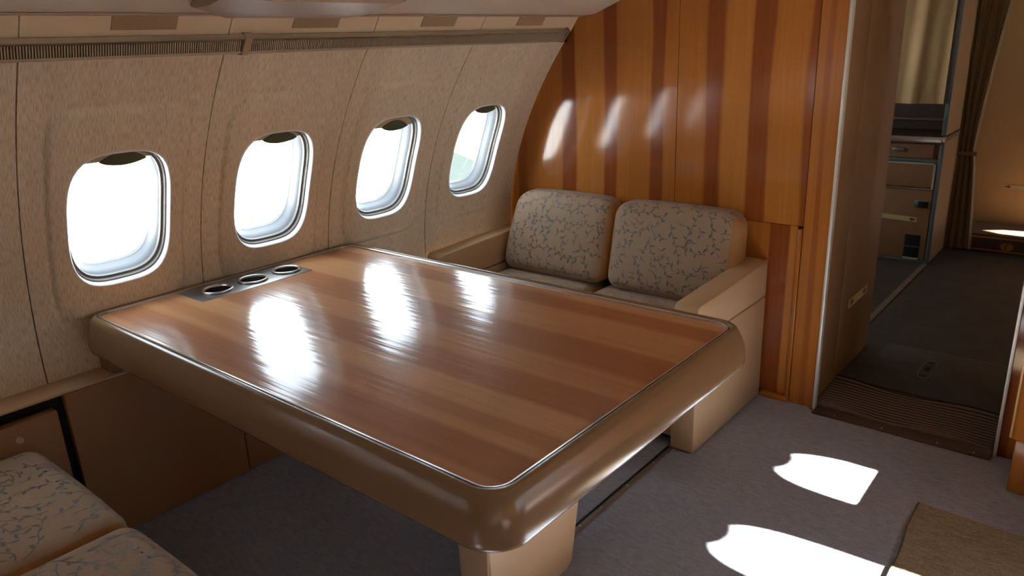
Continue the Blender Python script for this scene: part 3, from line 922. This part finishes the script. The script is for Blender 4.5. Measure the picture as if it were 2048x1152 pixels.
# ------------------------------------------------------------ carpets
rn = []
for i in range(13): rn.append((-.246 + .0025 * math.sin(i * 1.7) + (.028 * (1 - i / 12)), 1.0 + i * .652 / 12))
poly = rn + [(-.10, 1.646), (.12, 1.64), (.12, 1.0)]
run = MB().prism(poly, 2, .0, .0065)
run = run.obj('carpet_runner', M['runner'], None, 0)
tag(run, 'coarse brown-grey carpet runner lying on the blue-grey carpet', 'rug')
edge_pts = [(x - .001, y, .004) for x, y in rn]
MB().tube(edge_pts, .0028, 6).obj('bound_edge', M['olive'], run)

# ribbed door mat
mt = MB(); NX = 16; NR = 12; rows = []
y0, y1 = 1.998, 2.205
for j in range(NR * 4 + 1):
    v = j / (NR * 4); row = []
    for i in range(NX + 1):
        u = i / NX
        x = -.592 + u * (.43)
        wob = .006 * math.sin(u * 9 + .5) * (1 - v) ** 2 + .007 * math.sin(u * 7 + 2) * v * v - .012 * u * v
        yy = y0 + (y1 - y0) * v + wob
        ph = (j % 4)
        z = .0065 if ph in (1, 2) else .0050
        z += .006 * (1 - v) ** 6 * (.5 + .5 * math.sin(u * 11)) + (.010 * v ** 8 * (.5 + .5 * math.sin(u * 8 + 1)))
        row.append((x, yy, z))
    rows.append(row)
for j in range(len(rows) - 1): mt.loft(rows[j:j + 2], False, m=1 if j % 4 in (2, 3) else 0)
mt.loft([[(x, y, -.0005) for x, y, z in rows[0]], rows[0]], False); mt.loft([rows[-1], [(x, y, -.0005) for x, y, z in rows[-1]]], False)
tag(mt.obj('door_mat', [M['rubber'], M['black']], None, 0), 'dark ribbed rubber mat with wavy edges in the doorway', 'mat')

# ------------------------------------------------------------ wooden cabinet right of the doorway
cb = thing('wooden_cabinet', 'wooden cabinet at the right edge, beside the doorway', 'cabinet', (.3, 1.9, 0))
MB().box(-.113, .80, 1.816, 1.978, .132, .70, .003).obj('cabinet_body', M['side_wood'], cb)
MB().box(-.104, .80, 1.822, 1.978, .0, .131, .003).obj('plinth', M['post_wood'], cb)
MB().box(-.116, -.111, 1.812, 1.818, .136, .70, .002).obj('corner_moulding', M['brass'], cb)
MB().box(.145, .80, 1.50, 1.815, .0, .30, .006).obj('sun_blocker', M['side_wood'], cb)  # unseen block added to cut off the sun patch on the carpet

# ------------------------------------------------------------ galley cabinet
gc = thing('galley_cabinet', 'tall galley cabinet with steel-edged worktop, drawer and doors', 'cabinet', (-.9, 3.8, 0))
YG = 3.65; X0 = -1.30; X1 = -.648
MB().box(X0, X1 - .001, YG + .012, 3.955, 0, .535).obj('body', M['galley_laminate'], gc)
MB().box(X1 - .0008, X1 + .002, YG + .012, 3.955, .003, .535).obj('side_panel', M['galley_laminate'], gc)
MB().box(X1 - .0008, X1 + .002, YG + .012, 3.955, .562, 1.44).obj('side_panel', M['galley_laminate'], gc)
MB().box(X1 - .014, X1 + .003, YG - .002, YG + .014, 0, .534, .002).obj('corner_post', M['blue_grey'], gc)
MB().box(X1 - .014, X1 + .003, YG - .002, YG + .014, .562, 1.44, .002).obj('corner_post', M['blue_grey'], gc)
wt = MB().box(X0, X1 - .006, YG - .03, 3.955, .537, .557).obj('worktop', M['dark_brown'], gc)
MB().box(X0, X1 - .004, YG - .036, YG - .028, .534, .560, .003).obj('steel_edge', M['steel'], wt)
MB().box(X1 - .008, X1 + .006, YG - .034, YG + .012, .535, .559, .003).obj('corner_cap', M['steel'], wt)
MB().box(X1 - .002, X1 + .005, YG + .012, 3.95, .537, .557, .001).obj('side_band', M['plinth'], wt)
MB().box(X0, X1 - .014, 3.93, 3.955, .557, 1.44).obj('niche_back', M['dark_brown'], gc)
MB().box(X0, X1 - .014, 3.90, 3.93, .60, .61).obj('niche_shelf_lip', M['plinth'], gc)
d1 = MB().box(X0, X1 - .034, YG - .004, YG + .012, .463, .524, .002).obj('drawer', M['galley_laminate'], gc)
MB().box(-.845, -.795, YG - .018, YG - .005, .492, .506, .002).obj('handle', M['steel_dull'], d1)
MB().box(X0, X1 - .014, YG - .003, YG + .012, .446, .461, .001).obj('divider', M['blue_grey'], gc)
d2 = MB().box(X0, X1 - .026, YG - .003, YG + .012, .336, .440, .002).obj('flap_door', M['galley_laminate'], gc)
q = MB(); q.box(X0, X1 - .018, YG - .006, YG - .002, .438, .444); q.box(X1 - .026, X1 - .018, YG - .006, YG - .002, .332, .444); q.obj('door_frame', M['aluminium'], d2)
MB().box(X0, X1 - .018, YG - .008, YG - .002, .3285, .3335, .001).obj('hinge_strip', M['steel'], d2)
ld_ = MB().box(X0, X1 - .018, YG - .002, YG + .012, .014, .326, .001).obj('lower_door', M['galley_laminate'], gc)
ltc = MB().box(-.732, -.672, YG - .006, YG - .002, .246, .280, .002).obj('latch', M['steel_dull'], ld_)
MB().box(-.716, -.676, YG - .008, YG - .0055, .250, .276, .001).obj('latch_recess', M['black'], ld_)
vn = MB().box(-.752, -.690, YG - .004, YG - .001, .020, .122, .001).obj('vent', M['black'], ld_)
MB().box(-.752, -.690, YG - .006, YG - .003, .068, .071).obj('vent_bar', M['blue_grey'], ld_)
MB().box(-.752, -.690, YG - .008, YG - .003, .012, .019).obj('vent_lip', M['aluminium'], ld_)
MB().box(X0, X1 - .014, YG - .001, YG + .010, 0, .012).obj('kick_strip', M['blue_grey'], gc)

# galley curtain hung in front of the niche
def drape(name, mat, xl, xr, yc, ztop, zbot, amp, folds, label, shape=None, th=.004, n=90, m=40, seed=0):
    rnd = random.Random(seed); ph = [rnd.uniform(0, 6.28) for _ in range(4)]
    rows_f = []; rows_b = []
    for j in range(m + 1):
        v = j / m; z = ztop + (zbot - ztop) * v
        rf = []; rb = []
        for i in range(n + 1):
            u = i / n
            a, b = shape(v) if shape else (xl, xr)
            x = a + (b - a) * u
            am = amp
            y = yc + am * (math.sin(u * folds * 6.283 + ph[0] + .6 * math.sin(v * 3 + ph[1])) * .7 + .3 * math.sin(u * folds * 13.1 + ph[2] + v * 2))
            rf.append((x, y, z)); rb.append((x, y + th, z))
        rows_f.append(rf); rows_b.append(rb)
    mb = MB(); mb.loft(rows_f, False); mb.loft(rows_b, False)
    mb.loft([rows_f[-1], rows_b[-1]], False); mb.loft([rows_f[0], rows_b[0]], False)
    mb.loft([[r[0] for r in rows_f], [r[0] for r in rows_b]], False); mb.loft([[r[-1] for r in rows_f], [r[-1] for r in rows_b]], False)
    return tag(mb.obj(name, M[mat], None, 0), label, 'curtain')
c1 = drape('curtain', 'curtain_pale', -1.0, -.668, 3.632, 1.42, .695, .011, 2.3, 'short pale gold curtain hanging above the galley worktop', seed=3)
def shp(v):
    z = 1.42 - 1.42 * v
    if z > .45:
        t = (z - .45) / .97; return (-.645 - .05 * t, -.578 + .10 * t ** 1.3)
    t = (.45 - z) / .45; return (-.645 - .005 * t, -.578 + .045 * t ** .7)
c2 = drape('curtain.001', 'curtain_brown', 0, 0, 3.969, 1.42, .008, .011, 3.5, 'long brown curtain tied back at the end of the corridor', shp, seed=5)
for o in (c1, c2):
    for f in o.data.polygons: f.use_smooth = True
MB().box(-.655, -.565, 3.957, 3.985, .440, .458, .006).obj('tie_band', M['curtain_brown'], c2)

# galley service-door window: its sunlight falls on the low step
# ------------------------------------------------------------ outside
gz = -2.1
struct(MB().box(-80, 80, -80, 80, gz - .1, gz).obj('ground', M['concrete'], None, 0))
green_area = [(-17.561, 17.225),(-16.344, 16.771),(-13.719, 15.210),(-9.819, 10.820),(-10.328, 10.008)]
MB().prism(green_area, 2, gz, gz + .03).obj('green_patch', M['green_area'], bpy.data.objects['ground'], 0)  # flat dark green area on the ground, seen through one window
